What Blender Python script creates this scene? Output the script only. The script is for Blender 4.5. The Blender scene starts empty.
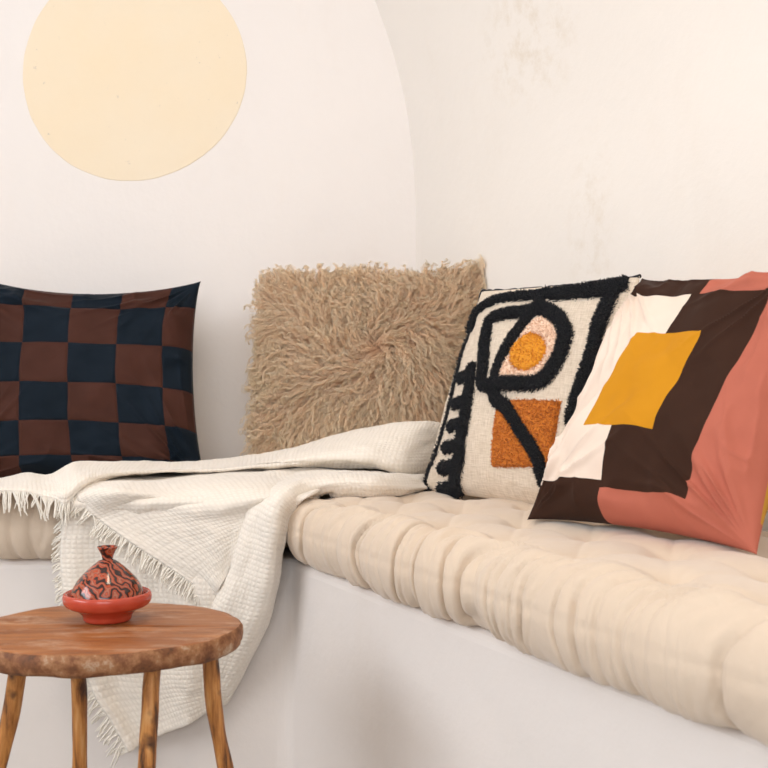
import bpy, math
import numpy as np
from mathutils import Vector

rng = np.random.default_rng(7)
C = bpy.context.scene.collection
F = 1100.0
CAMZ = 0.73

# ------------------------------------------------------------------ helpers
def P(px, py, d):
    """point of the place seen at (px,py), standing d metres into the room"""
    return np.array([(px-384)/F*d, d, CAMZ+(384-py)/F*d])

def hashn(ix, iy, seed):
    n = (ix.astype(np.int64)*374761393 + iy.astype(np.int64)*668265263 + seed*1274126177) & 0xffffffff
    n = ((n ^ (n >> 13))*1274126177) & 0xffffffff
    n = (n ^ (n >> 16)) & 0xffffff
    return n/float(0xffffff)*2-1

def vn(x, y, seed=0):
    x = np.asarray(x, float); y = np.asarray(y, float)
    x, y = np.broadcast_arrays(x, y)
    ix = np.floor(x); iy = np.floor(y)
    fx = x-ix; fy = y-iy
    fx = fx*fx*fx*(fx*(fx*6-15)+10); fy = fy*fy*fy*(fy*(fy*6-15)+10)
    a = hashn(ix, iy, seed); b = hashn(ix+1, iy, seed)
    c = hashn(ix, iy+1, seed); d = hashn(ix+1, iy+1, seed)
    return (a*(1-fx)+b*fx)*(1-fy)+(c*(1-fx)+d*fx)*fy

def fbm(x, y, seed=0, o=3):
    s = 0; a = 1; t = 0
    for k in range(o):
        s = s+a*vn(x*2**k, y*2**k, seed+k*17); t += a; a *= .5
    return s/t

def sm(e0, e1, x):
    t = np.clip((x-e0)/(e1-e0), 0, 1)
    return t*t*(3-2*t)

def tag(o, label=None, cat=None, group=None, kind=None):
    if label: o['label'] = label
    if cat: o['category'] = cat
    if group: o['group'] = group
    if kind: o['kind'] = kind
    return o

def mesh(name, V, faces, mat, parent=None, uv=None, smooth=True, mi=None):
    """one mesh object; V (n,3), faces = int array (m,k) or list; uv per vertex (n,2); mi material index per face"""
    V = np.asarray(V, float).reshape(-1, 3)
    me = bpy.data.meshes.new(name)
    if isinstance(faces, np.ndarray):
        m, k = faces.shape
        me.vertices.add(len(V)); me.vertices.foreach_set('co', V.ravel())
        me.loops.add(m*k); me.loops.foreach_set('vertex_index', faces.astype(np.int32).ravel())
        me.polygons.add(m); me.polygons.foreach_set('loop_start', np.arange(0, m*k, k, dtype=np.int32))
        me.polygons.foreach_set('loop_total', np.full(m, k, dtype=np.int32))
        me.update(calc_edges=True)
    else:
        me.from_pydata([tuple(v) for v in V], [], faces)
    if uv is not None:
        l = me.uv_layers.new(name='UVMap')
        li = np.empty(len(me.loops), dtype=np.int32); me.loops.foreach_get('vertex_index', li)
        l.data.foreach_set('uv', np.asarray(uv, float)[li].ravel())
    for mm in (mat if isinstance(mat, (list, tuple)) else [mat]):
        me.materials.append(mm)
    if mi is not None: me.polygons.foreach_set('material_index', np.asarray(mi, dtype=np.int32))
    me.polygons.foreach_set('use_smooth', [smooth]*len(me.polygons))
    me.validate(); me.update()
    o = bpy.data.objects.new(name, me); C.objects.link(o)
    if parent: o.parent = parent
    return o

def gridfaces(nu, nv, off=0, closeu=False, closev=False):
    i = np.arange(nu if closeu else nu-1); j = np.arange(nv if closev else nv-1)
    I, J = np.meshgrid(i, j, indexing='ij'); I = I.ravel(); J = J.ravel()
    I2 = (I+1) % nu; J2 = (J+1) % nv
    return np.stack([I*nv+J, I2*nv+J, I2*nv+J2, I*nv+J2], 1)+off

def box(name, lo, hi, mat, parent=None, bevel=0):
    (x0, y0, z0), (x1, y1, z1) = lo, hi
    V = [(x0,y0,z0),(x1,y0,z0),(x1,y1,z0),(x0,y1,z0),(x0,y0,z1),(x1,y0,z1),(x1,y1,z1),(x0,y1,z1)]
    Fc = [(0,3,2,1),(4,5,6,7),(0,1,5,4),(1,2,6,5),(2,3,7,6),(3,0,4,7)]
    o = mesh(name, V, Fc, mat, parent, smooth=False)
    if bevel:
        b = o.modifiers.new('b', 'BEVEL'); b.width = bevel; b.segments = 3
    return o

def strands(P0, mid, rad, sides=3):
    """P0: (n, k, 3) polylines; rad (n,k) radii -> verts, quads"""
    n, k, _ = mid.shape
    T = np.gradient(mid, axis=1); T /= np.linalg.norm(T, axis=2, keepdims=True)+1e-9
    ref = np.array([.31, .52, .79]); A = np.cross(T, ref); A /= np.linalg.norm(A, axis=2, keepdims=True)+1e-9
    B = np.cross(T, A)
    ang = np.arange(sides)*2*math.pi/sides
    V = mid[:, :, None, :]+rad[:, :, None, None]*(A[:, :, None, :]*np.cos(ang)[None, None, :, None]+B[:, :, None, :]*np.sin(ang)[None, None, :, None])
    V = V.reshape(-1, 3)
    i = np.arange(n)[:, None, None]; j = np.arange(k-1)[None, :, None]; s = np.arange(sides)[None, None, :]
    s2 = (s+1) % sides
    base = i*k*sides
    f = np.stack([base+j*sides+s, base+j*sides+s2, base+(j+1)*sides+s2, base+(j+1)*sides+s], -1).reshape(-1, 4)
    return V, f

def empty(name, loc):
    o = bpy.data.objects.new(name, None); C.objects.link(o); o.location = loc; return o

def local(o, parent):
    """child keeps its world coordinates under a moved parent"""
    o.matrix_parent_inverse = parent_matrix_inv(parent)
def parent_matrix_inv(p):
    from mathutils import Matrix
    return Matrix.Translation(-Vector(p.location))

# ------------------------------------------------------------------ materials
class N:
    def __init__(s, name, rough=.8, color=(.8,.8,.8)):
        s.m = bpy.data.materials.new(name); s.m.use_nodes = True
        s.t = s.m.node_tree; s.b = s.t.nodes['Principled BSDF']
        s.b.inputs['Roughness'].default_value = rough
        s.b.inputs['Base Color'].default_value = (*color, 1)
        if rough > .6: s.b.inputs['Specular IOR Level'].default_value = .25
    def n(s, typ, **kw):
        nd = s.t.nodes.new(typ)
        for k, v in kw.items():
            if k[0] == '_': setattr(nd, k[1:], v)
            else:
                nd.inputs[k.replace('__', ' ')].default_value = v
        return nd
    def l(s, a, b): s.t.links.new(a, b)
    def val(s, x, inp):
        if isinstance(x, (int, float)): inp.default_value = x
        else: s.l(x, inp)
    def math(s, op, a, b=0.0, c=None, clamp=False):
        nd = s.t.nodes.new('ShaderNodeMath'); nd.operation = op; nd.use_clamp = clamp
        s.val(a, nd.inputs[0]); s.val(b, nd.inputs[1])
        if c is not None: s.val(c, nd.inputs[2])
        return nd.outputs[0]
    def coord(s, which='Object'):
        return s.t.nodes.new('ShaderNodeTexCoord').outputs[which]
    def xyz(s, v):
        nd = s.t.nodes.new('ShaderNodeSeparateXYZ'); s.l(v, nd.inputs[0]); return nd.outputs
    def mapping(s, v, scale=(1,1,1), rot=(0,0,0), loc=(0,0,0)):
        nd = s.t.nodes.new('ShaderNodeMapping'); s.l(v, nd.inputs[0])
        nd.inputs['Scale'].default_value = scale; nd.inputs['Rotation'].default_value = rot; nd.inputs['Location'].default_value = loc
        return nd.outputs[0]
    def noise(s, v, scale, detail=4, rough=.5, dist=0):
        nd = s.t.nodes.new('ShaderNodeTexNoise'); s.l(v, nd.inputs['Vector'])
        nd.inputs['Scale'].default_value = scale; nd.inputs['Detail'].default_value = detail
        nd.inputs['Roughness'].default_value = rough; nd.inputs['Distortion'].default_value = dist
        return nd.outputs['Fac']
    def ramp(s, f, stops):
        nd = s.t.nodes.new('ShaderNodeValToRGB'); s.l(f, nd.inputs[0]); e = nd.color_ramp.elements
        while len(e) < len(stops): e.new(.5)
        for q, (p, c) in zip(e, stops):
            q.position = p; q.color = (*c, 1) if len(c) == 3 else c
        return nd.outputs[0]
    def mix(s, f, a, b, blend='MIX'):
        nd = s.t.nodes.new('ShaderNodeMix'); nd.data_type = 'RGBA'; nd.blend_type = blend
        s.val(f, nd.inputs['Factor'])
        for x, i in ((a, nd.inputs['A']), (b, nd.inputs['B'])):
            if isinstance(x, tuple): i.default_value = (*x, 1)
            else: s.l(x, i)
        return nd.outputs['Result']
    def color(s, c): s.l(c, s.b.inputs['Base Color'])
    def bump(s, h, strength=.3, dist=.01, prev=None):
        nd = s.t.nodes.new('ShaderNodeBump'); nd.inputs['Strength'].default_value = strength
        nd.inputs['Distance'].default_value = dist; s.val(h, nd.inputs['Height'])
        if prev is not None: s.l(prev, nd.inputs['Normal'])
        s.l(nd.outputs[0], s.b.inputs['Normal']); return nd.outputs[0]

def lin(r, g, b):
    f = lambda c: (c/255/12.92) if c/255 <= .04045 else ((c/255+.055)/1.055)**2.4
    return (f(r), f(g), f(b))

def plaster(name, base, stains=()):
    m = N(name, .85)
    v = m.coord('Object')
    f = m.noise(v, 1.7, 5, .6)
    c = m.mix(m.math('MULTIPLY', m.math('SUBTRACT', f, .45, clamp=True), 1.2), base, tuple(x*.93 for x in base))
    f2 = m.noise(m.mapping(v, (1,1,.35)), 6, 6, .65)
    c = m.mix(m.math('MULTIPLY', m.math('SUBTRACT', f2, .55, clamp=True), 1.5), c, tuple(b*k for b, k in zip(base, (.93, .9, .86))))
    p = m.xyz(v)
    for (sx, sy, sz, rx, rz, amt) in stains:
        dx = m.math('DIVIDE', m.math('SUBTRACT', p[1], sy), rx)
        dz = m.math('DIVIDE', m.math('SUBTRACT', p[2], sz), rz)
        r = m.math('ADD', m.math('MULTIPLY', dx, dx), m.math('MULTIPLY', dz, dz))
        k = m.math('SUBTRACT', 1.0, r, clamp=True)
        nn = m.noise(v, 28, 6, .7)
        k = m.math('MULTIPLY', k, m.math('MULTIPLY', m.math('SUBTRACT', nn, .47, clamp=True), amt), clamp=True)
        c = m.mix(k, c, tuple(b*q for b, q in zip(base, (.80, .73, .62))))
    m.color(c)
    b1 = m.bump(m.noise(v, 5, 3, .5), .25, .02)
    m.bump(m.noise(v, 60, 5, .6), .16, .004, b1)
    return m.m

WALLC = (.83, .785, .75)
m_wall = plaster('wall_plaster', WALLC)
m_wall_r = plaster('right_wall_plaster', (.81, .765, .71), [(0, 2.147, 1.40, .16, .14, 2.4), (0, 2.0, 1.0, .07, .22, 1.9), (0, 1.55, 1.35, .05, .1, 2)])
m_bench = plaster('bench_plaster', (.755, .70, .655))
m_ceil = plaster('ceiling_plaster', (.82, .80, .77))

# painted circle
mm = N('painted_circle_paint', .8)
v = mm.coord('Object')
f = mm.noise(v, 3.2, 5, .6)
c = mm.ramp(f, [(.3, (.85, .715, .52)), (.7, (.84, .735, .575))])
nn = mm.noise(v, 42, 5, .75)
c = mm.mix(mm.math('MULTIPLY', mm.math('SUBTRACT', nn, .655, clamp=True), 10, clamp=True), c, (.5, .45, .4))
mm.color(c)
b1 = mm.bump(mm.noise(v, 5, 3, .5), .25, .02); mm.bump(mm.noise(v, 60, 5, .6), .16, .004, b1)
m_circle = mm.m

mm = N('floor_stone', .6)
v = mm.coord('Object'); mm.color(mm.ramp(mm.noise(v, 4, 6, .6), [(.3, (.26, .24, .22)), (.7, (.36, .34, .31))])); mm.bump(mm.noise(v, 30, 5), .2, .01)
m_floor = mm.m

mm = N('mattress_cotton', .9)
v = mm.coord('Object')
mm.color(mm.mix(mm.noise(v, 9, 3), (.63, .505, .385), (.69, .57, .445)))
mm.b.inputs['Sheen Weight'].default_value = .25
b1 = mm.bump(mm.noise(v, 70, 4, .6), .25, .004)
mm.bump(mm.noise(v, 900, 2, .5), .12, .001, b1)
m_matt = mm.m

def waffle():
    m = N('waffle_cotton', .92)
    uv = m.coord('UV'); p = m.xyz(uv)
    cell = .0088
    wob = m.math('MULTIPLY', m.math('SUBTRACT', m.noise(uv, 14, 2), .5), .01)
    a = m.math('MULTIPLY', m.math('ADD', p[0], wob), math.pi/cell)
    b = m.math('MULTIPLY', m.math('ADD', p[1], wob), math.pi/cell)
    sa = m.math('ABSOLUTE', m.math('SINE', a)); sb = m.math('ABSOLUTE', m.math('SINE', b))
    h = m.math('MULTIPLY', sa, sb)
    o = m.coord('Object')
    irr = m.noise(o, 60, 3)
    h2 = m.math('MULTIPLY', h, m.math('ADD', irr, .4))
    m.color(m.mix(m.math('MULTIPLY', h, .9), (.80, .735, .645), (.865, .80, .71)))
    m.b.inputs['Sheen Weight'].default_value = .3
    m.bump(h2, .45, .0020)
    return m.m
m_waffle = waffle()
mm = N('fringe_cotton', .95, (.84, .79, .70)); mm.b.inputs['Sheen Weight'].default_value = .3
m_fringe = mm.m

mm = N('fur_wool', .75)
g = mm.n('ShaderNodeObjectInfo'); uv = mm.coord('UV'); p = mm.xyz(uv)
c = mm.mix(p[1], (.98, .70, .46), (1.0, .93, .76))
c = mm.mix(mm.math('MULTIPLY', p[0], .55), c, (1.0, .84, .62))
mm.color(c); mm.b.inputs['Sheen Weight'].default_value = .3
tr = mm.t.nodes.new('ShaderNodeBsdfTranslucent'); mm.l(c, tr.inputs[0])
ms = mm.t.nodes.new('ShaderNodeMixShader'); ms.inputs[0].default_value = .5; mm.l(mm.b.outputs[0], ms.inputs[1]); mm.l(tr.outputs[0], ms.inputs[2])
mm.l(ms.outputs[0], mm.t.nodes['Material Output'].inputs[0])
m_fur = mm.m
mm = N('fur_hide', .95, (.92, .74, .54)); m_hide = mm.m

def yarn(name, c1, c2):
    m = N(name, .95); o = m.coord('Object')
    m.color(m.mix(m.noise(o, 160, 3), c1, c2))
    m.b.inputs['Sheen Weight'].default_value = .12
    m.bump(m.noise(o, 420, 3, .6), .6, .003)
    return m.m
m_black = yarn('black_yarn', (.007, .008, .011), (.024, .025, .030))
m_rust = yarn('rust_yarn', (.50, .135, .015), (.66, .22, .03))
m_pink = yarn('pink_yarn', (.88, .58, .41), (.95, .74, .57))
m_yel = yarn('orange_yarn', (.70, .26, .015), (.85, .37, .03))

def linen(name, c1, c2):
    m = N(name, .92); uv = m.coord('UV')
    w1 = m.noise(m.mapping(uv, (220, 18, 1)), 1, 3, .6); w2 = m.noise(m.mapping(uv, (18, 220, 1)), 1, 3, .6)
    h = m.math('ADD', w1, w2)
    m.color(m.mix(m.math('ADD', m.math('MULTIPLY', m.math('SUBTRACT', h, 1.0), 1.6), .6, clamp=True), c1, c2)); m.bump(h, .6, .003)
    m.b.inputs['Sheen Weight'].default_value = .2
    return m.m
m_linen = linen('natural_linen', (.56, .45, .33), (.84, .73, .60))

# checkerboard velvet
mm = N('checkered_velvet', .7); uv = mm.coord('UV'); p = mm.xyz(uv)
def remap(x):      # the outer checks are as wide as the others but wrap round the filling
    q = mm.math('SUBTRACT', mm.math('MULTIPLY', x, 2.0), 1.0); q3_ = mm.math('POWER', mm.math('ABSOLUTE', q), 7.0)
    q = mm.math('MULTIPLY', q, mm.math('ADD', .83, mm.math('MULTIPLY', q3_, .1699)))
    return mm.math('ADD', mm.math('MULTIPLY', q, 3.0), 3.0)
a = remap(p[0]); b = remap(mm.math('ADD', p[1], mm.math('MULTIPLY', .26, mm.math('MULTIPLY', p[1], mm.math('SUBTRACT', 1.0, p[1])))))
par = mm.math('MODULO', mm.math('ADD', mm.math('FLOOR', a), mm.math('FLOOR', b)), 2.0)
o = mm.coord('Object'); nz = mm.noise(o, 14, 4)
brown = mm.mix(nz, (.040, .016, .011), (.080, .031, .022)); navy = mm.mix(nz, (.004, .008, .013), (.010, .017, .027))
mm.color(mm.mix(mm.math('GREATER_THAN', par, .5), navy, brown))
da = mm.math('ABSOLUTE', mm.math('SUBTRACT', mm.math('FRACT', mm.math('ADD', a, .5)), .5)); db = mm.math('ABSOLUTE', mm.math('SUBTRACT', mm.math('FRACT', mm.math('ADD', b, .5)), .5))
dm = mm.math('MINIMUM', da, db); s = mm.math('MULTIPLY', dm, 22, clamp=True)
b1 = mm.bump(s, .6, .003); mm.bump(mm.noise(o, 300, 3), .2, .001, b1)
mm.b.inputs['Sheen Weight'].default_value = .05; mm.b.inputs['Specular IOR Level'].default_value = .08; mm.b.inputs['Sheen Roughness'].default_value = .35
m_check = mm.m
mm = N('navy_velvet', .7, (.010, .017, .025)); m_navy = mm.m

# colour block velvet
mm = N('colour_block_velvet', .8); uv = mm.coord('UV'); p = mm.xyz(uv)
CREAM = (.77, .64, .54); DB = (.036, .017, .011); PK = (.42, .125, .085); YE = (.53, .225, .012)
def rect(u0, u1, v0, v1):
    q = mm.math('MULTIPLY', mm.math('GREATER_THAN', p[0], u0), mm.math('LESS_THAN', p[0], u1))
    q2 = mm.math('MULTIPLY', mm.math('GREATER_THAN', p[1], v0), mm.math('LESS_THAN', p[1], v1))
    return mm.math('MULTIPLY', q, q2)
p = [mm.math('SUBTRACT', p[0], mm.math('MULTIPLY', p[1], .12)), p[1]]
c = mm.mix(rect(.387, .777, .08, .885), CREAM, DB)
c = mm.mix(rect(.777, 2, .06, 2), c, PK)
c = mm.mix(rect(.387, 2, -1, .08), c, PK)
c = mm.mix(rect(-1, .387, -1, .105), c, DB)
c = mm.mix(rect(-1, .43, .875, 2), c, DB)
c = mm.mix(rect(.43, 2, .875, 2), c, PK)
c = mm.mix(rect(.226, .583, .285, .685), c, YE)
o = mm.coord('Object'); nz = mm.noise(o, 16, 4)
c = mm.mix(mm.math('MULTIPLY', nz, .35), c, (1.0, .9, .85), 'SOFT_LIGHT')
mm.color(c); mm.b.inputs['Sheen Weight'].default_value = .03; mm.b.inputs['Specular IOR Level'].default_value = .08; mm.b.inputs['Sheen Roughness'].default_value = .4
mm.bump(mm.noise(o, 260, 3), .2, .001)
m_block = mm.m
mm = N('ochre_velvet', .8, (.50, .26, .03)); m_ochre = mm.m

# wood
def wood(name, side=False):
    m = N(name, .42); m.b.inputs['Specular IOR Level'].default_value = .4
    o = m.coord('Object')
    if side == 'leg':
        st = m.mapping(o, (1, 1, .12)); g1 = m.noise(st, 90, 6, .6, .3)
        c = m.ramp(g1, [(.34, (.07, .025, .008)), (.44, (.32, .12, .028)), (.56, (.52, .22, .055)), (.68, (.62, .33, .12))])
        kn = m.noise(o, 34, 3)
        c = m.mix(m.math('MULTIPLY', m.math('SUBTRACT', kn, .6, clamp=True), 6, clamp=True), c, (.08, .03, .012))
        m.color(c); m.bump(g1, .35, .003)
    else:
        st = m.mapping(o, (.13, 1, 1), (0, 0, .22)); g1 = m.noise(st, 44, 7, .62, .8)
        g2 = m.noise(m.mapping(o, (.3, 1, 1), (0, 0, .22)), 9, 5, .6, 1.2)
        if side:
            c = m.ramp(m.noise(o, 26, 7, .7), [(.32, (.05, .02, .010)), (.46, (.20, .075, .028)), (.56, (.34, .16, .07)), (.68, (.56, .44, .32))])
            m.b.inputs['Roughness'].default_value = .65
        else:
            c = m.ramp(g1, [(.25, (.11, .035, .012)), (.45, (.31, .105, .028)), (.62, (.42, .16, .045)), (.85, (.52, .28, .13))])
            c = m.mix(m.math('MULTIPLY', m.math('SUBTRACT', g2, .5, clamp=True), 2.6, clamp=True), c, (.24, .075, .022))
            sc = m.noise(m.mapping(o, (.45, 1.4, 1), (0, 0, .3)), 15, 8, .8, .3)
            c = m.mix(m.math('MULTIPLY', m.math('SUBTRACT', sc, .50, clamp=True), 4.5, clamp=True), c, (.58, .40, .28))
        m.color(c); m.bump(g1, .3, .003)
    return m.m
m_wtop = wood('table_wood'); m_wside = wood('table_bark_edge', True); m_wleg = wood('table_leg_wood', 'leg')

# ceramics
mm = N('red_glaze', .22); o = mm.coord('Object')
mm.color(mm.mix(mm.noise(o, 45, 4), (.40, .038, .020), (.56, .085, .040)))
mm.bump(mm.noise(o, 60, 3), .15, .003); m_glaze = mm.m
mm = N('marbled_glaze', .12); o = mm.coord('Object')
w = mm.t.nodes.new('ShaderNodeTexWave'); w.wave_type = 'BANDS'; w.bands_direction = 'DIAGONAL'
mm.l(o, w.inputs['Vector']); w.inputs['Scale'].default_value = 34; w.inputs['Distortion'].default_value = 20; w.inputs['Detail'].default_value = 2.2
w.inputs['Detail Scale'].default_value = 1.1
c = mm.ramp(w.outputs['Fac'], [(.15, (.030, .014, .012)), (.42, (.11, .028, .016)), (.55, (.42, .055, .018)), (.75, (.50, .085, .028)), (.9, (.22, .045, .028)), (1, (.40, .14, .08))])
mm.color(c); m_marble = mm.m

mm = N('window_paint', .5, (.25, .42, .55)); m_frame = mm.m

# ------------------------------------------------------------------ room shell
SY, SX = 2.6, .073                      # corner of the two walls
DX, DY = .453, -.8915                   # run of the right wall, towards the viewer
NX, NY = .8915, .453                    # into the right wall
XL, YF, ZC = -2.7, -2.2, 2.56

wall_back = mesh('wall_back', *(lambda g: g)(
    (np.array([(XL, SY, 0), (1.2, SY, 0), (1.2, SY, ZC), (XL, SY, ZC), (XL, SY+.2, 0), (1.2, SY+.2, 0), (1.2, SY+.2, ZC), (XL, SY+.2, ZC)]),
     [(0,1,2,3),(5,4,7,6),(4,0,3,7),(1,5,6,2),(3,2,6,7),(4,5,1,0)])), m_wall, smooth=False)
tag(wall_back, kind='structure')

# right wall: straight to the springing, then a barrel vault of radius 1.4
nz = 40; nt = 60
prof = [(0.0, z) for z in np.linspace(0, 1.13, 12)]
for a in np.linspace(0.02, math.pi/2, nz): prof.append((1.4*(1-math.cos(a)), 1.16+1.4*math.sin(a)))
prof = np.array(prof)
ts = np.linspace(-.35, 5.6, nt)
T, K = np.meshgrid(ts, np.arange(len(prof)), indexing='ij')
off = prof[K, 0]; zz = prof[K, 1]
off = off+.004*vn(T*3, zz*3, 3)*sm(2.0, 1.2, zz)
Vw = np.stack([SX+DX*T-NX*off, SY+DY*T-NY*off, zz], -1).reshape(-1, 3)
wr = mesh('wall_right', Vw, gridfaces(nt, len(prof)), m_wall_r)
tag(wr, kind='structure')
so = wr.modifiers.new('s', 'SOLIDIFY'); so.thickness = .12; so.offset = -1

# painted sun
cx, cz = -.591, CAMZ+.74
na = 160
ang = np.linspace(0, 2*math.pi, na, endpoint=False)
r = .262*(1+.012*np.sin(2*ang+.6)+.008*np.sin(3*ang+2)+.003*vn(ang*9, 0*ang, 5))
V = [(cx, SY-.0012, cz)]+[(cx+rr*math.cos(a), SY-.0012, cz+rr*math.sin(a)) for a, rr in zip(ang, r)]
V += [(cx+(rr+.001)*math.cos(a), SY+.0002, cz+(rr+.001)*math.sin(a)) for a, rr in zip(ang, r)]
Fc = [(0, 1+(i+1) % na, 1+i) for i in range(na)]+[(1+i, 1+(i+1) % na, 1+na+(i+1) % na, 1+na+i) for i in range(na)]
pc = mesh('painted_circle', V, Fc, m_circle, wall_back, smooth=False)
tag(pc, 'pale yellow painted circle on the white wall')

fl = box('floor', (XL-.2, YF-.2, -.1), (2.8, SY+.2, 0), m_floor); tag(fl, kind='structure')
ce = box('ceiling', (XL-.2, YF-.2, ZC), (2.8, SY+.2, ZC+.1), m_ceil); tag(ce, kind='structure')
# left wall and front wall with window openings
def wall_open(name, axis, at, a0, a1, b0, b1, z0, z1, mat):
    """wall slab in the plane axis=at, from a0 to a1, opening b0..b1 x z0..z1"""
    V = []; Fc = []
    def bx(u0, u1, w0, w1):
        k = len(V); t = .22
        for d in (0, -t):
            for (u, w) in ((u0, w0), (u1, w0), (u1, w1), (u0, w1)):
                V.append((at+d, u, w) if axis == 'x' else (u, at+d, w))
        Fc.extend([(k, k+1, k+2, k+3), (k+7, k+6, k+5, k+4), (k, k+4, k+5, k+1), (k+1, k+5, k+6, k+2), (k+2, k+6, k+7, k+3), (k+3, k+7, k+4, k)])
    bx(a0, b0, 0, ZC); bx(b1, a1, 0, ZC); bx(b0, b1, 0, z0); bx(b0, b1, z1, ZC)
    o = mesh(name, V, Fc, mat, smooth=False); tag(o, kind='structure'); return o
wall_open('wall_left', 'x', XL, YF-.2, SY+.2, -.9, 1.3, 1.2, 2.3, m_wall)
wall_open('wall_front', 'y', YF, XL, 2.9, -1.3, .9, 1.1, 2.25, m_wall)
def window(name, axis, at, b0, b1, z0, z1):
    t = empty(name, (at, b0, z0) if axis == 'x' else (b0, at, z0)); tag(t, kind='structure')
    def bar(n, u0, u1, w0, w1):
        o = box(n, *(((at-.07, u0, w0), (at-.02, u1, w1)) if axis == 'x' else ((u0, at-.07, w0), (u1, at-.02, w1))), m_frame, t)
        local(o, t)
    w = .05
    bar('frame_rail', b0, b1, z0, z0+w); bar('frame_rail', b0, b1, z1-w, z1)
    bar('frame_stile', b0, b0+w, z0+w, z1-w); bar('frame_stile', b1-w, b1, z0+w, z1-w); c_ = (b0+b1)/2; bar('frame_stile', c_-w/2, c_+w/2, z0+w, z1-w)
window('window_1', 'x', XL, -.9, 1.3, 1.2, 2.3)
window('window_2', 'y', YF, -1.3, .9, 1.1, 2.25)

# ------------------------------------------------------------------ built-in bench
BF = 1.95; BX = -.167; BH = .42
pts = []
pts += [(XL+.006, BF), (-1.2, BF), (-.6, BF)]
a0 = math.radians(-90); a1 = math.atan2(-DX*0-.453, -.8915)   # rounded inner corner
R_ = .035
# arc joining the two bench faces
dirA = np.array([1.0, 0.0]); dirB = np.array([DX, DY])
corner = np.array([BX, BF]); k = .03
for t in np.linspace(0, 1, 9):
    p0 = corner-dirA*k; p2 = corner+dirB*k
    pts.append(tuple((1-t)**2*p0+2*t*(1-t)*corner+t*t*p2))
for s in (.4, .8, 1.2, 1.7, 2.2, 3.0): pts.append(tuple(corner+dirB*s))
end = corner+dirB*3.0
pts.append(tuple(end+np.array([NX, NY])*.503)); pts.append((SX-.004, SY-.004)); pts.append((XL+.006, SY-.004))
nb = len(pts)
V = [(x, y, 0.0) for x, y in pts]+[(x, y, BH) for x, y in pts]
Fc = [tuple(range(nb-1, -1, -1)), tuple(range(nb, 2*nb))]+[(i, (i+1) % nb, nb+(i+1) % nb, nb+i) for i in range(nb)]
bench = mesh('corner_bench', V, Fc, m_bench, smooth=False)
b = bench.modifiers.new('b', 'BEVEL'); b.width = .018; b.segments = 4; b.limit_method = 'ANGLE'; b.angle_limit = math.radians(40)
tag(bench, 'white plastered built-in corner bench under the cream mattresses', 'bench')

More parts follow.
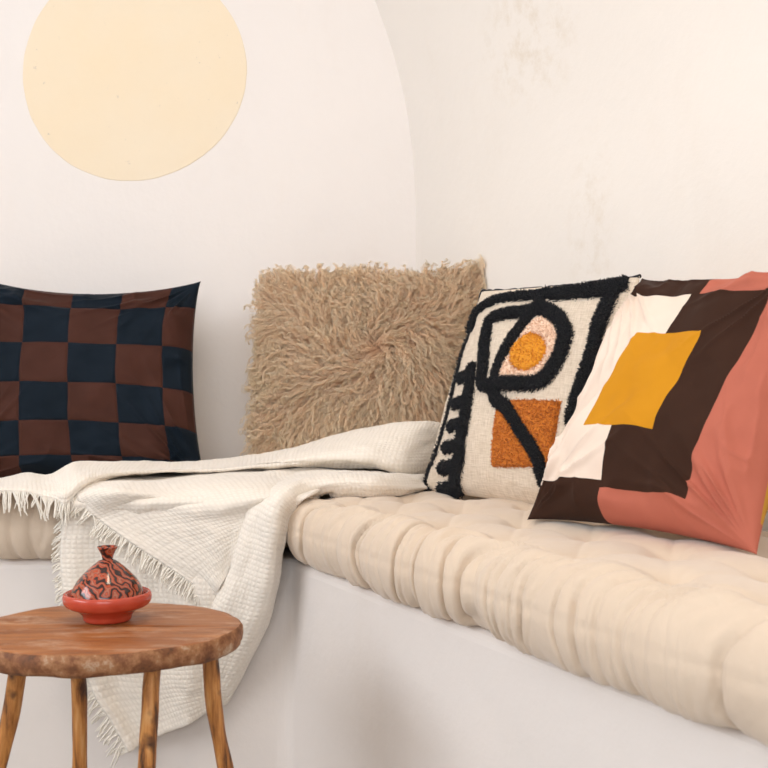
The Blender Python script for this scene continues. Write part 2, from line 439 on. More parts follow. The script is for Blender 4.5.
# ------------------------------------------------------------------ mattresses
def mattress(name, A, B, Cc, D, seed, tu, tv, slant=.5, H=.112, lab='', amp=1.0, step=.0028):
    """A front start, B front end, Cc back end, D back start (plan); stadium section, tufts, pleated side"""
    A, B, Cc, D = [np.array(q, float) for q in (A, B, Cc, D)]
    L = np.linalg.norm(B-A); W = np.linalg.norm(D-A)*.5+np.linalg.norm(Cc-B)*.5
    r = H/2
    # section arc: list of (v metres from front, z, normal v, normal z, p)
    sec = []
    for a in np.linspace(-90, 90, 46):
        a = math.radians(a); sec.append((r-r*math.cos(a)*1.0, r+r*math.sin(a), -math.cos(a), math.sin(a), r*a))
    nt_ = int((W-2*r)/.005)
    for i in range(1, nt_): sec.append((r+(W-2*r)*i/nt_, 2*r, 0, 1, r*math.pi/2+(W-2*r)*i/nt_))
    for a in np.linspace(90, -90, 16):
        a = math.radians(a); sec.append((W-r+r*math.cos(a), r+r*math.sin(a), math.cos(a), math.sin(a), W+.03))
    for i in range(1, 12): sec.append((W-r-(W-2*r)*i/12, 0, 0, -1, -9))
    sec = np.array(sec); ns = len(sec)
    nu = int(L/step)
    us = np.linspace(0, L, nu)
    U, S = np.meshgrid(us, np.arange(ns), indexing='ij')
    v = sec[S, 0]; z = sec[S, 1]; nv = sec[S, 2]; nzz = sec[S, 3]; p = sec[S, 4]
    e = np.minimum(U, L-U); en = np.clip(e/r, 0, 1); shr = np.sqrt(np.maximum(1-(1-en)**2, 0.0004))
    # ---- displacement
    Wp = U+.012*vn(U*6, v*6, seed)
    d = np.zeros_like(U)
    top = sm(-.01, .05, p)*(p > -5)
    tuf = 0; cre = 0
    rows = [tv*.62+tv*i for i in range(int(W/tv)+1)]
    for ri, vr in enumerate(rows):
        if vr > W-.05: break
        shift = .5*tu if ri % 2 else 0
        du = (Wp-shift-tu*.35)/tu; du = (du-np.round(du))*tu
        dv = v-vr
        rr = np.hypot(du, dv)
        tuf = tuf+np.exp(-(rr/.026)**2)+.55*np.exp(-(rr/.055)**2)
        # creases running to the neighbours
        w = np.exp(-(np.abs(du)/.008)**1.3)*np.exp(-(dv/(tv*.42))**2)
        cre = cre+w*.5
        w = np.exp(-(np.abs(dv+.01*np.sin(U*19+ri))/.009)**1.3)
        cre = cre+w*.55
        for sg in (-1, 1):
            q = np.abs(du-sg*dv*tu/2/tv)
            cre = cre+.35*np.exp(-(q/.008)**1.3)*sm(tv*1.0, tv*.2, np.abs(dv))
    d += top*amp*(-.014*tuf-.0050*cre+.005*fbm(U*9, v*9, seed+4))
    # side pleats : folds sweep as they come over the edge
    cv = .034+.016*vn(U*4, 0*U, seed+30)
    pp = np.clip(p, -.08, .14); Uw = U-slant*cv*np.where(pp > .0, 2.6, 1.0)*(pp/.075)**2+.012*vn(U*9, p*9, seed+1)+.005*vn(U*22, p*24, seed+2)
    sidew = sm(tv*1.1, .04, p)*(p > -5)*sm(-r*1.6, -r*.9, p)
    du = (Uw+slant*.03-tu*.35)/tu; idx = np.round(du); du2 = (du-idx)*tu
    deep = .6+.6*vn(idx*3.1, 0*idx, seed+3)
    maj = np.exp(-(np.abs(du2)/.008)**1.1)
    med = (1-np.abs(vn(Uw*17, p*3, seed+8)))**6
    me2 = (1-np.abs(vn(Uw*31+3, p*4, seed+18)))**5
    fin = (1-np.abs(vn(Uw*52+1.5*vn(U*13, p*16, 6), p*9, seed+9)))**3
    mask = sm(-.5, .4, vn(U*7, p*8, seed+12)); mask2 = sm(-.4, .5, vn(U*6+9, p*12, seed+15))
    d += sidew*amp*(-.011*maj*deep*(.5+.5*mask)+.005*np.sin(np.abs(du2)/tu*math.pi)-.0195*med*(.35+.65*mask)-.0150*me2*(.3+.7*mask2)-.0065*fin*(.35+.65*mask2)*sm(.13, .03, p)+.010)
    d += (p < .06)*(p > -5)*.006*vn(U*5.5, 0*U, seed+40)
    d += -.0022*np.exp(-((p-.004)/.0022)**2)*(p > -5)            # seam line round the side
    low = (p < -.02)&(p > -5)
    v2 = v+nv*d; z2 = z+nzz*d
    z2 = r+(z2-r)*shr
    z2 = np.maximum(z2, .0)
    endin = 0
    vc = W/2+(v2-W/2)*(1-.04*(1-shr))
    f = vc/W; g = U/L
    X = (A[0]*(1-g)+B[0]*g)*(1-f)+(D[0]*(1-g)+Cc[0]*g)*f
    Y = (A[1]*(1-g)+B[1]*g)*(1-f)+(D[1]*(1-g)+Cc[1]*g)*f
    # organic wander of the front line
    V = np.stack([X, Y, BH+.001+z2], -1).reshape(-1, 3)
    Fq = gridfaces(nu, ns, closev=True)[:, ::-1]
    V = np.vstack([V, V.reshape(nu, ns, 3)[0].mean(0), V.reshape(nu, ns, 3)[-1].mean(0)])
    tri = []
    for s in range(ns):
        s2 = (s+1) % ns
        tri.append((s, s2, nu*ns, nu*ns)); tri.append(((nu-1)*ns+s2, (nu-1)*ns+s, nu*ns+1, nu*ns+1))
    Fl = [tuple(x) for x in Fq.tolist()]+[t[:3] for t in tri]
    o = mesh(name, V, Fl, m_matt)
    return tag(o, lab, 'mattress')

Bx = BX+DX*1.75; By = BF+DY*1.75
mattress('bench_mattress', (BX-.012, BF-.024), (Bx-NX*.052, By-NY*.052), (Bx+NX*.485, By+NY*.485), (SX-.02, SY-.022), 11, .150, .150, .55,
         lab='long cream tufted mattress on the right-hand run of the bench')
mattress('bench_mattress', (XL+.03, BF-.022), (BX-.022, BF-.022), (SX-.035, SY-.022), (XL+.03, SY-.022), 23, .17, .16, .2,
         lab='cream tufted mattress along the back wall, mostly under the throw', amp=.8, step=.004)

# ------------------------------------------------------------------ pillows
class Pillow:
    def __init__(s, BL, BR, TR, TL, T, pinch=.06, seed=0, wr=.004, ex=.62, sag=0.0):
        s.c = [np.array(q, float) for q in (BL, BR, TR, TL)]
        s.T = T; s.pinch = pinch; s.seed = seed; s.wr = wr; s.ex = ex; s.sag = sag
        n = np.cross(s.c[1]-s.c[0], s.c[3]-s.c[0]); s.n = n/np.linalg.norm(n)   # faces the room
    def S(s, u, v, side=1, lift=0.0):
        a = 2*u-1; b = 2*v-1
        ca = np.clip(1-a*a, 0, 1); cb = np.clip(1-b*b, 0, 1)
        x = a*(1-s.pinch*cb**.8); y = b*(1-s.pinch*ca**.8)
        if s.sag: y = y-s.sag*ca*np.clip(b, 0, 1)**2
        U = (x+1)/2; V = (y+1)/2
        BL, BR, TR, TL = s.c
        P_ = BL*((1-U)*(1-V))[..., None]+BR*(U*(1-V))[..., None]+TR*(U*V)[..., None]+TL*((1-U)*V)[..., None]
        t = s.T*np.power(ca*cb+1e-9, s.ex*.78)*(1-.10*b)
        # radiating corner wrinkles + soft undulation
        w = 0
        edge = np.clip(1-np.minimum(ca, cb)*1.6, 0, 1)
        for (ka, kb, sd) in ((1, 1, 1), (1, -1, 2), (-1, 1, 3), (-1, -1, 4)):
            dx = a-ka; dy = b-kb; th = np.arctan2(dy, dx); rr = np.hypot(dx, dy)
            w = w+(1-np.abs(vn(th*5.5+sd*7.7, rr*1.1, s.seed+sd)))**3*np.exp(-(rr/.75)**2)*sm(0, .22, rr)
        w = w*1.5+edge*(1-np.abs(vn(a*3.2, b*3.2, s.seed+9)))**3*sm(0, .12, np.minimum(ca, cb))
        t = t+s.wr*(w-.5*0)*np.minimum(1, 6*ca*cb)+s.wr*.9*fbm(a*2.2, b*2.2, s.seed+20)*np.minimum(1, 4*ca*cb)
        return P_+s.n*((t+lift*1.0)*side if np.isscalar(lift) else (t+lift)*side)[..., None]
    def frame(s, u, v, side=1):
        e = 2e-3
        p = s.S(u, v, side); du = s.S(np.clip(u+e, 0, 1), v, side)-s.S(np.clip(u-e, 0, 1), v, side); dv = s.S(u, np.clip(v+e, 0, 1), side)-s.S(u, np.clip(v-e, 0, 1), side)
        n = np.cross(du, dv); n /= np.linalg.norm(n, axis=-1, keepdims=True)+1e-12
        return p, du/(np.linalg.norm(du, axis=-1, keepdims=True)+1e-12), dv/(np.linalg.norm(dv, axis=-1, keepdims=True)+1e-12), n*(1 if side > 0 else -1)
    def build(s, name, mats, parent=None, n=150, backT=.8, wrap=-1.0):
        g = .5-.5*np.cos(np.linspace(0, math.pi, n)); g = .35*np.linspace(0, 1, n)+.65*g
        U, V = np.meshgrid(g, g, indexing='ij')
        Fp = s.S(U, V, 1).reshape(-1, 3); Tsave = s.T; s.T *= backT; Bp = s.S(U, V, -1).reshape(-1, 3); s.T = Tsave
        inner = np.ones((n, n), bool); inner[[0, -1], :] = False; inner[:, [0, -1]] = False; inner = inner.ravel()
        mp = np.arange(n*n); idx = np.where(inner)[0]; mp2 = mp.copy(); mp2[idx] = n*n+np.arange(len(idx))
        f = gridfaces(n, n); fb = mp2[f][:, ::-1]
        edge = ~inner
        Fp[edge] = (Fp[edge]+Bp[edge])/2
        Vv = np.vstack([Fp, Bp[idx]])
        uv = np.stack([U.ravel(), V.ravel()], 1); uv = np.vstack([uv, uv[idx]])
        F_ = np.vstack([f, fb]); mi = np.r_[np.zeros(len(f)), (V.ravel()[f].mean(1) > wrap).astype(float)]
        return mesh(name, Vv, F_, mats, parent, uv, True, mi)

# -- checkered
ck = Pillow(P(-52, 488, 2.34), P(208, 488, 2.34), P(201, 281, 2.46), P(-44, 270, 2.46), .085, .09, 3, .016, sag=.10)
ck.T = .085
o = ck.build('checkered_cushion', [m_check, m_navy])
tag(o, 'brown and dark navy checkered velvet cushion against the back wall', 'cushion', 'cushions on the bench')

# -- colour block
cb = Pillow(P(527, 520, 1.63), P(757, 555, 1.30), P(835, 262, 1.34), P(642, 278, 1.74), .072, .075, 41, .012, sag=.03)
o = cb.build('colour_block_cushion', [m_block, m_ochre], backT=1.0, wrap=.10)
tag(o, 'velvet cushion with dark brown, pink, cream and mustard blocks', 'cushion', 'cushions on the bench')

# -- embroidered
em = Pillow(P(424, 491, 2.08), P(612, 523, 1.735), P(640, 276, 1.80), P(482, 291, 2.15), .068, .03, 77, .003)
emo = em.build('embroidered_cushion', [m_linen, m_linen])
tag(emo, 'natural linen cushion with tufted black lines and an eye-like motif', 'cushion', 'cushions on the bench')

def seg_dist(U, V, poly):
    d = np.full(U.shape, 9.0)
    for (x0, y0), (x1, y1) in zip(poly[:-1], poly[1:]):
        vx, vy = x1-x0, y1-y0; t = np.clip(((U-x0)*vx+(V-y0)*vy)/(vx*vx+vy*vy+1e-12), 0, 1)
        d = np.minimum(d, np.hypot(U-x0-t*vx, V-y0-t*vy))
    return d
def smooth_poly(pts, closed=False, k=8):
    pts = np.array(pts, float); n = len(pts); out = []
    rng_ = range(n if closed else n-1)
    for i in rng_:
        g = (lambda j: pts[j % n]) if closed else (lambda j: pts[min(max(j, 0), n-1)])
        p0, p1, p2, p3 = g(i-1), g(i), g(i+1), g(i+2)
        for t in np.linspace(0, 1, k, endpoint=False):
            out.append(.5*((2*p1)+(-p0+p2)*t+(2*p0-5*p1+4*p2-p3)*t*t+(-p0+3*p1-3*p2+p3)*t**3))
    out.append(pts[0] if closed else pts[-1]); return [tuple(q) for q in out]
def inpoly(U, V, poly):
    ins = np.zeros(U.shape, bool); n = len(poly)
    for i in range(n):
        x0, y0 = poly[i]; x1, y1 = poly[(i+1) % n]
        if y0 == y1: continue
        c_ = ((y0 > V) != (y1 > V)) & (U < (x1-x0)*(V-y0)/(y1-y0)+x0); ins ^= c_
    return ins

# inverse of the pillow surface as seen: used once to lay the pattern out in cushion coordinates
_g = np.linspace(0, 1, 241); _U, _V = np.meshgrid(_g, _g, indexing='ij'); _S = em.S(_U, _V, 1)
_px = 384+F*_S[..., 0]/_S[..., 1]; _py = 384-F*(_S[..., 2]-CAMZ)/_S[..., 1]
def inv(px, py):
    i = np.argmin((_px-px)**2+(_py-py)**2); return float(_U.ravel()[i]), float(_V.ravel()[i])
def cr(pts): return [inv(410+x/2.954, 260+y/2.954) for x, y in pts]

def tufted(name, sdf, mat, h=.0075, dens=26000, rad=.0010, ln=.006, seed=0, lab=None):
    """raised tufted yarn: a padded base following the cushion and short cut loops over it"""
    n = 340; g = np.linspace(.002, .998, n); U, V = np.meshgrid(g, g, indexing='ij')
    s = sdf(U, V)+.0035*fbm(U*70, V*70, seed)           # negative inside, cushion units
    keep = s < .004
    hh = h*sm(.004, -.012, s)*(1+.18*fbm(U*110, V*110, seed+3))
    p, du, dv, nn_ = em.frame(U, V)
    pts_ = p+nn_*(hh-.001)[..., None]
    f = gridfaces(n, n); kf = keep.ravel()[f].any(1); f = f[kf]
    used = np.unique(f); mp = np.full(n*n, -1); mp[used] = np.arange(len(used))
    Vb = pts_.reshape(-1, 3)[used]; fb = mp[f]
    r_ = np.random.default_rng(seed)
    u = r_.random(dens*4); v = r_.random(dens*4); ok = sdf(u, v) < .002; u = u[ok][:dens]; v = v[ok][:dens]
    p, du, dv, nn_ = em.frame(u, v)
    hb = h*sm(.004, -.012, sdf(u, v))
    m_ = len(u)
    d = nn_*.75+du*(r_.normal(size=m_)*.7)[:, None]+dv*(r_.normal(size=m_)*.7)[:, None]; d /= np.linalg.norm(d, axis=1, keepdims=True)
    k = np.array([0, .5, 1.0]); base = p+nn_*(hb-.004)[:, None]
    mid = base[:, None, :]+d[:, None, :]*(k*ln)[None, :, None]+(r_.normal(size=(m_, 1, 3))*.0008)*k[None, :, None]**2
    rad_ = np.full((m_, 3), rad)*np.array([1, 1.1, .5])[None]
    Vs, fs = strands(None, mid, rad_, 4)
    o = mesh(name, np.vstack([Vb, Vs]), np.vstack([fb, fs+len(Vb)]), mat, emo)
    if lab: o['label'] = lab
    return o

lines = [
    (smooth_poly(cr([(182, 205), (196, 165), (230, 132), (300, 112), (380, 104), (440, 96), (540, 84), (628, 66)])), .020),
    (smooth_poly(cr([(430, 104), (500, 98), (560, 92), (622, 80)])), .029),
    (smooth_poly(cr([(612, 78), (590, 120), (562, 190), (535, 290), (500, 400), (480, 470)])), .028),
    (smooth_poly(cr([(400, 100), (375, 140), (345, 180), (300, 240), (262, 320), (250, 372)])), .024),
    (smooth_poly(cr([(372, 148), (330, 155), (280, 162), (240, 180), (226, 230), (220, 300), (216, 366), (262, 370)])), .026),
    (smooth_poly(cr([(380, 140), (430, 165), (458, 205), (452, 260), (425, 320), (385, 358), (330, 366), (250, 366)])), .029),
    (smooth_poly(cr([(252, 370), (258, 412), (292, 440), (335, 510), (378, 580), (398, 650)])), .027),
    (smooth_poly(cr([(184, 322), (176, 400), (160, 500), (145, 600), (142, 686)])), .027),
]
for y_, x0, x1 in ((345, 150, 180), (420, 134, 170), (485, 120, 160), (548, 106, 150), (608, 92, 142), (672, 92, 140)):
    lines.append((cr([(x0+4, y_+6), (x1, y_-2)]), .024))
lines.append((smooth_poly(cr([(182, 200), (160, 260), (142, 330), (118, 430), (96, 510), (74, 580), (50, 650), (66, 690)])), .007))
def black_sdf(U, V):
    d = np.full(U.shape, 9.0)
    for pl, w in lines: d = np.minimum(d, seg_dist(U, V, pl)-(w-.004))
    return d
tufted('black_yarn_line', black_sdf, m_black, .0080, 42000, .0009, .0088, 5, 'raised black tufted yarn lines')
sq = cr([(262, 416), (446, 418), (420, 614), (244, 612)])
def poly_sdf(poly):
    pc_ = list(poly)+[poly[0]]
    return lambda U, V: np.where(inpoly(U, V, poly), -1, 1)*seg_dist(U, V, pc_)
s1 = poly_sdf(sq)
tufted('rust_square', lambda U, V: np.maximum(s1(U, V), -(black_sdf(U, V))+.004), m_rust, .0065, 20000, .0009, .005, 6, 'rust orange tufted square')
eye = smooth_poly(cr([(385, 168), (432, 195), (440, 240), (412, 300), (370, 345), (300, 350), (262, 342), (300, 270), (340, 210)]), True)
s2 = poly_sdf(eye); ec = cr([(350, 272)])[0]
ycirc = lambda U, V: np.hypot((U-ec[0])*.9, V-ec[1])-.088
tufted('pink_patch', lambda U, V: np.maximum(np.maximum(s2(U, V), -ycirc(U, V)), -black_sdf(U, V)+.004), m_pink, .0065, 12000, .0010, .0055, 7, 'pale pink tufted patch')
tufted('orange_disc', lambda U, V: np.maximum(ycirc(U, V), -black_sdf(U, V)+.004), m_yel, .0075, 9000, .0010, .0055, 8, 'bright orange tufted disc')
# black cord round the edge on the left and top
u_ = np.concatenate([np.zeros(60), np.linspace(0, 1, 60)[1:]]); v_ = np.concatenate([np.linspace(0, 1, 60), np.ones(59)])
cd = em.S(u_, v_, 1)+.0015*np.stack([vn(np.arange(119)*.8, 0*u_, 1), 0*u_, vn(np.arange(119)*.8, 0*u_, 2)], 1)
Vs, fs = strands(None, cd[None], np.full((1, 119), .0035), 8)
o = mesh('edge_cord', Vs, fs, m_black, emo); o['label'] = 'thin black cord along the seam'

# -- fur cushion
fu = Pillow(P(262, 468, 2.36), P(452, 474, 2.28), P(480, 282, 2.35), P(272, 286, 2.46), .062, .02, 91, .002)
fuo = fu.build('fur_cushion', [m_hide, m_hide], n=60)
tag(fuo, 'shaggy beige long-haired fur cushion standing in the corner', 'cushion', 'cushions on the bench')
r_ = np.random.default_rng(5)
NL = 6500; PER = 5
lu = np.clip(r_.random(NL)*1.04-.02, .004, .996); lv = np.clip(r_.random(NL)*1.04-.02, .004, .996)
u = np.repeat(lu, PER)+r_.normal(size=NL*PER)*.008; v = np.repeat(lv, PER)+r_.normal(size=NL*PER)*.008
u = np.clip(u, .002, .998); v = np.clip(v, .002, .998)
p, du, dv, nn_ = fu.frame(u, v)
lfu = np.repeat(lu, PER); lfv = np.repeat(lv, PER)
# flow: away from a parting right of the middle, swirled by noise
ang = np.arctan2(lfv-.60, lfu-.60)
ang = ang+1.5*vn(lfu*3.1, lfv*3.1, 4)+.9*vn(lfu*8, lfv*8, 8)+np.repeat(r_.normal(size=NL)*.35, PER)
edge = np.maximum(np.abs(lfu-.5), np.abs(lfv-.5))*2
eo = np.arctan2(lfv-.5, lfu-.5)
fx = np.cos(ang)*(1-.55*sm(.72, 1, edge))+np.cos(eo)*.55*sm(.72, 1, edge)
fy = np.sin(ang)*(1-.55*sm(.72, 1, edge))+np.sin(eo)*.55*sm(.72, 1, edge)
d0 = du*fx[:, None]+dv*fy[:, None]
n_ = NL*PER; K = 13
len_ = np.repeat(.044+.038*r_.random(NL), PER)*(.75+.4*r_.random(n_))
rise = np.repeat(.22+.45*r_.random(NL), PER)
k = np.linspace(0, 1, K)
ph = np.repeat(r_.random(NL)*6.28, PER)+r_.normal(size=n_)*.5
side_ = np.cross(nn_, d0); side_ /= np.linalg.norm(side_, axis=1, keepdims=True)+1e-9
curl = np.repeat(.0026+.0040*r_.random(NL), PER)
nw = np.repeat(1.8+2.4*r_.random(NL), PER)
A_ = k[None]*len_[:, None]
mid = p[:, None]+d0[:, None]*A_[..., None]+nn_[:, None]*((rise[:, None]*np.sin(k*2.3)[None]*len_[:, None]*.75)+.001)[..., None]
wv = (nw[:, None]*k[None]*2*math.pi+ph[:, None])
mid = mid+side_[:, None]*(curl[:, None]*np.sin(wv)*k[None]**.6)[..., None]+nn_[:, None]*(curl[:, None]*.7*np.cos(wv)*k[None]**.6)[..., None]
# clump towards the lock's mean, gravity
lock = mid.reshape(NL, PER, K, 3); mean = lock.mean(1, keepdims=True)
cl = (.80*k**.6)[None, None, :, None]
mid = (lock*(1-cl)+mean*cl+r_.normal(size=(NL, PER, 1, 3))*.0012*k[None, None, :, None]).reshape(n_, K, 3)
mid[..., 2] -= (.008*k**2)[None]
mid[..., 1] = np.minimum(mid[..., 1], SY-.004)
wd = (mid[..., 0]-SX)*NX+(mid[..., 1]-SY)*NY
ex_ = np.clip(wd+.004, 0, None); mid[..., 0] -= ex_*NX; mid[..., 1] -= ex_*NY
rad_ = (.00058*(1-.5*k))[None]*(.8+.5*r_.random(n_))[:, None]
Vs, fs = strands(None, mid, rad_, 3)
uvf = np.stack([np.repeat(np.repeat(r_.random(NL), PER), K*3), np.tile(np.repeat(k, 3), n_)], 1)
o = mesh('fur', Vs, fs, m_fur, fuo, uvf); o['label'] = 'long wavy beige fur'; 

# ------------------------------------------------------------------ throw
throw = empty('throw_blanket', (-.4, 2.1, .54))
tag(throw, 'cream waffle-weave fringed throw draped over the bench corner', 'throw')
ZT = .195
def q3(pt):
    px, py, l = pt[:3]
    if l > .5: return P(px, py, l)
    dt = F*(ZT-l)/max(py-384, 1); dfr = BF-.050-l
    kk = .035; h_ = max(kk-abs(dt-dfr), 0)/kk
    return P(px, py, max(dt, dfr)+h_*h_*kk*.25)
def catmull(N_, k):
    """interpolate a (r,c,3) net along axis 0 with k steps"""
    n = N_.shape[0]; out = []
    for i in range(n-1):
        p0 = N_[max(i-1, 0)] if i > 0 else 2*N_[0]-N_[1]; p1 = N_[i]; p2 = N_[i+1]; p3 = N_[i+2] if i+2 < n else 2*N_[-1]-N_[-2]
        for t in np.linspace(0, 1, k, endpoint=False):
            out.append(.5*((2*p1)+(-p0+p2)*t+(2*p0-5*p1+4*p2-p3)*t*t+(-p0+3*p1-3*p2+p3)*t**3))
    out.append(N_[-1]); return np.array(out)
def sheet(name, net, ku, kv, folds=None, thick=.0045, seed=0, lab=None):
    G = np.array([[q3(c_) for c_ in row] for row in net])
    G = catmull(G, ku); G = catmull(G.transpose(1, 0, 2), kv).transpose(1, 0, 2)
    nu, nv, _ = G.shape
    # metric uv
    su = np.r_[0, np.cumsum(np.linalg.norm(np.diff(G, axis=0), axis=2).mean(1))]; 
    L_ = np.linalg.norm(np.diff(G, axis=1), axis=2); sv = np.concatenate([np.zeros((nu, 1)), np.cumsum(L_, 1)], 1)
    Sv = sv-sv[:, [0]]*0
    Sv = Sv.mean(0)[None].repeat(nu, 0)*.6+Sv*.4
    uv = np.stack([Sv, np.repeat(su[:, None], nv, 1)], -1)
    du = np.gradient(G, axis=0); dv = np.gradient(G, axis=1); n = np.cross(du, dv); n /= np.linalg.norm(n, axis=2, keepdims=True)+1e-9
    flip = np.where((n*np.array([0, -1, .6])).sum(2, keepdims=True) < 0, -1, 1)
    n = n*flip
    a, b_ = np.meshgrid(np.linspace(0, 1, nu), np.linspace(0, 1, nv), indexing='ij')
    h = .0030*fbm(uv[..., 0]*20, uv[..., 1]*20, seed)+.0014*fbm(uv[..., 0]*60, uv[..., 1]*45, seed+5)
    if folds: h = h+folds(a, b_, uv)
    G2 = G+n*h[..., None]
    o = mesh(name, G2.reshape(-1, 3), gridfaces(nu, nv), m_waffle, throw, uv.reshape(-1, 2)); local(o, throw)
    so = o.modifiers.new('s', 'SOLIDIFY'); so.thickness = thick; so.offset = 0
    if lab: o['label'] = lab
    return G2
FR = []
def fringe(edge, out, seed, ln=.03, step=.0022, droop=.25, rad=.0013, lift=.001):
    """edge (n,3) polyline, out (3,) or (n,3) outward dir; twisted tassels"""
    r_ = np.random.default_rng(seed)
    s_ = np.r_[0, np.cumsum(np.linalg.norm(np.diff(edge, axis=0), axis=1))]
    t = np.arange(0, s_[-1], step); m_ = len(t)
    E = np.stack([np.interp(t, s_, edge[:, i]) for i in range(3)], 1)
    out = np.broadcast_to(np.asarray(out, float), edge.shape)
    O = np.stack([np.interp(t, s_, out[:, i]) for i in range(3)], 1); O /= np.linalg.norm(O, axis=1, keepdims=True)
    tan = np.gradient(E, axis=0); tan /= np.linalg.norm(tan, axis=1, keepdims=True)
    grp = np.floor(t/(.0085)); gr = r_.normal(size=int(grp.max())+2)[grp.astype(int)]
    L_ = ln*(.8+.35*r_.random(m_))*(1+.1*gr)
    k = np.linspace(0, 1, 9)
    kk = (t/.0085-grp-.5)
    D_ = O+tan*(gr*.28+r_.normal(size=m_)*.12)[:, None]
    mid = E[:, None]+D_[:, None]*(k[None]*L_[:, None])[..., None]-tan[:, None]*(kk[:, None]*.0055*k[None]**.5)[..., None]
    mid = mid+tan[:, None]*(.0016*np.sin(k[None]*5+r_.random(m_)[:, None]*6.28)*k[None])[..., None]
    mid[..., 2] -= droop*(k[None]**1.7)*L_[:, None]
    mid[..., 1] -= lift*k[None]
    mid = mid+np.array([0, -1, .3])*(.0012*np.sin(k[None]*4+r_.random(m_)[:, None]*6.28))[..., None]
    FR.append(strands(None, mid, np.full((m_, 9), rad)*(1.2-.45*k)[None], 4))

# A: long layer hanging down the bench front
A = [
 [(60,470,.006),(120,468,.006),(190,466,.006),(262,464,.006),(330,460,.006)],
 [(64,484,.005),(120,482,.005),(190,480,.005),(262,478,.006),(335,476,.008)],
 [(68,498,.004),(120,497,.004),(190,495,.005),(262,493,.006),(318,491,.010)],
 [(64,520,.006),(118,520,.006),(185,520,.008),(245,522,.010),(291,512,.014)],
 [(61,560,.004),(116,560,.004),(180,562,.006),(236,565,.008),(281,562,.006)],
 [(68,615,.002),(120,618,-.006),(178,620,-.008),(225,622,-.006),(266,620,-.010)],
 [(90,685,-.010),(130,682,-.014),(175,678,-.014),(214,672,-.012),(247,662,-.014)],
 [(110,720,-.014),(144,712,-.018),(180,700,-.018),(212,692,-.016),(238,684,-.016)],
 [(129,752,-.018),(156,738,-.020),(186,724,-.020),(208,712,-.018),(227,703,-.018)],
]
def foldA(a, b, uv):
    m = sm(.35, .6, a)
    return m*(.010*np.sin(b*9+a*2.0+1.0)+.004*np.sin(b*21+a*3))*sm(0, .1, b)+.002*np.sin(b*17+2)*sm(.2, .4, a)
GA = sheet('hanging_panel', A, 12, 18, foldA, seed=3)
fringe(GA[26:62, 0], (-1, -.05, -.5), 1, .015)
fringe(GA[62:, 0], (-.8, -.05, -.6), 2, .026)

# B: upper flap with the slanting fringed edge
Bn = [
 [(72,489,.014),(100,474,.016),(150,468,.016),(210,466,.02),(262,464,.02),(315,462,.02)],
 [(78,498,.014),(110,488,.018),(165,484,.018),(220,480,.022),(270,478,.022),(303,475,.018)],
 [(100,520,.016),(135,508,.016),(180,504,.018),(228,500,.020),(262,494,.024),(286,488,.018)],
 [(135,545,.018),(160,532,.018),(195,524,.020),(226,518,.020),(252,512,.020),(274,505,.022)],
 [(175,572,.016),(194,556,.018),(212,546,.019),(230,538,.020),(243,530,.020),(256,523,.018)],
 [(215,600,.012),(220,588,.016),(226,577,.017),(230,568,.018),(235,560,.018),(240,550,.014)],
]
def foldB(a, b, uv):
    return .003*np.sin(b*10+a*5)*sm(0, .15, a)
GB = sheet('folded_flap', Bn, 20, 16, foldB, seed=9)
fringe(GB[:, 0], (-.55, -.10, -.8), 3, .023, lift=.004)

# M: the part lying back over the mattress into the corner
Mn = [
 [(60,474,.004),(150,468,.006),(240,461,2.36),(330,446,2.34),(380,440,2.30),(426,440,2.26)],
 [(60,478,.006),(150,474,.010),(240,468,.014),(330,458,.03),(380,454,.04),(426,454,2.22)],
 [(62,484,.008),(150,480,.012),(240,474,.02),(330,466,.03),(380,468,.026),(424,470,2.20)],
 [(64,490,.006),(150,486,.010),(245,481,.016),(330,474,.022),(380,478,.012),(422,481,2.14)],
 [(66,495,.004),(150,492,.008),(250,488,.012),(325,484,.012),(380,486,.006),(420,488,2.09)],
]
sheet('back_panel', Mn, 12, 14, lambda a, b, uv: .004*np.sin(a*9+b*4), seed=14)

# C: thick roll along the back with a fringed end at the left
Cn = [
 [(-40,503,1.885),(-40,494,1.89),(-40,487,1.96),(-40,482,2.15),(-40,486,2.3)],
 [(0,492,1.885),(0,487,1.90),(0,482,1.97),(0,480,2.15),(0,485,2.3)],
 [(30,494,1.880),(30,487,1.90),(29,480,1.99),(28,476,2.14),(30,482,2.3)],
 [(54,499,1.875),(54,490,1.89),(52,482,1.99),(50,476,2.12),(52,480,2.3)],
 [(66,503,1.870),(68,490,1.88),(68,475,1.96),(71,463,2.08),(80,468,2.3)],
 [(84,487,1.90),(84,481,1.91),(84,471,1.98),(88,461,2.09),(100,468,2.3)],
 [(112,478,1.99),(112,474,1.97),(116,467,2.03),(124,462,2.13),(135,468,2.3)],
 [(165,474,2.08),(165,471,2.04),(168,467,2.10),(172,464,2.20),(180,468,2.34)],
 [(215,472,2.12),(215,469,2.08),(215,465,2.14),(215,461,2.25),(220,466,2.36)],
 [(275,467,2.14),(275,463,2.10),(277,457,2.16),(280,452,2.27),(285,456,2.36)],
 [(325,466,2.14),(328,458,2.10),(333,446,2.15),(342,432,2.24),(348,440,2.33)],
 [(368,468,2.12),(370,458,2.09),(375,442,2.12),(384,424,2.20),(390,434,2.30)],
 [(402,474,2.12),(402,464,2.10),(408,444,2.12),(416,423,2.19),(420,434,2.28)],
 [(426,472,2.18),(428,462,2.16),(434,445,2.18),(443,427,2.22),(446,438,2.3)],
 [(446,472,2.22),(448,462,2.22),(454,450,2.23),(460,438,2.26),(464,444,2.32)],
]
GC = sheet('rolled_edge', Cn, 10, 12, lambda a, b, uv: .003*np.sin(b*8+a*15)+.002*np.sin(a*60)*sm(.35, 0, a), seed=21)
fringe(GC[:46, 0], (.05, -.2, -1), 4, .026)

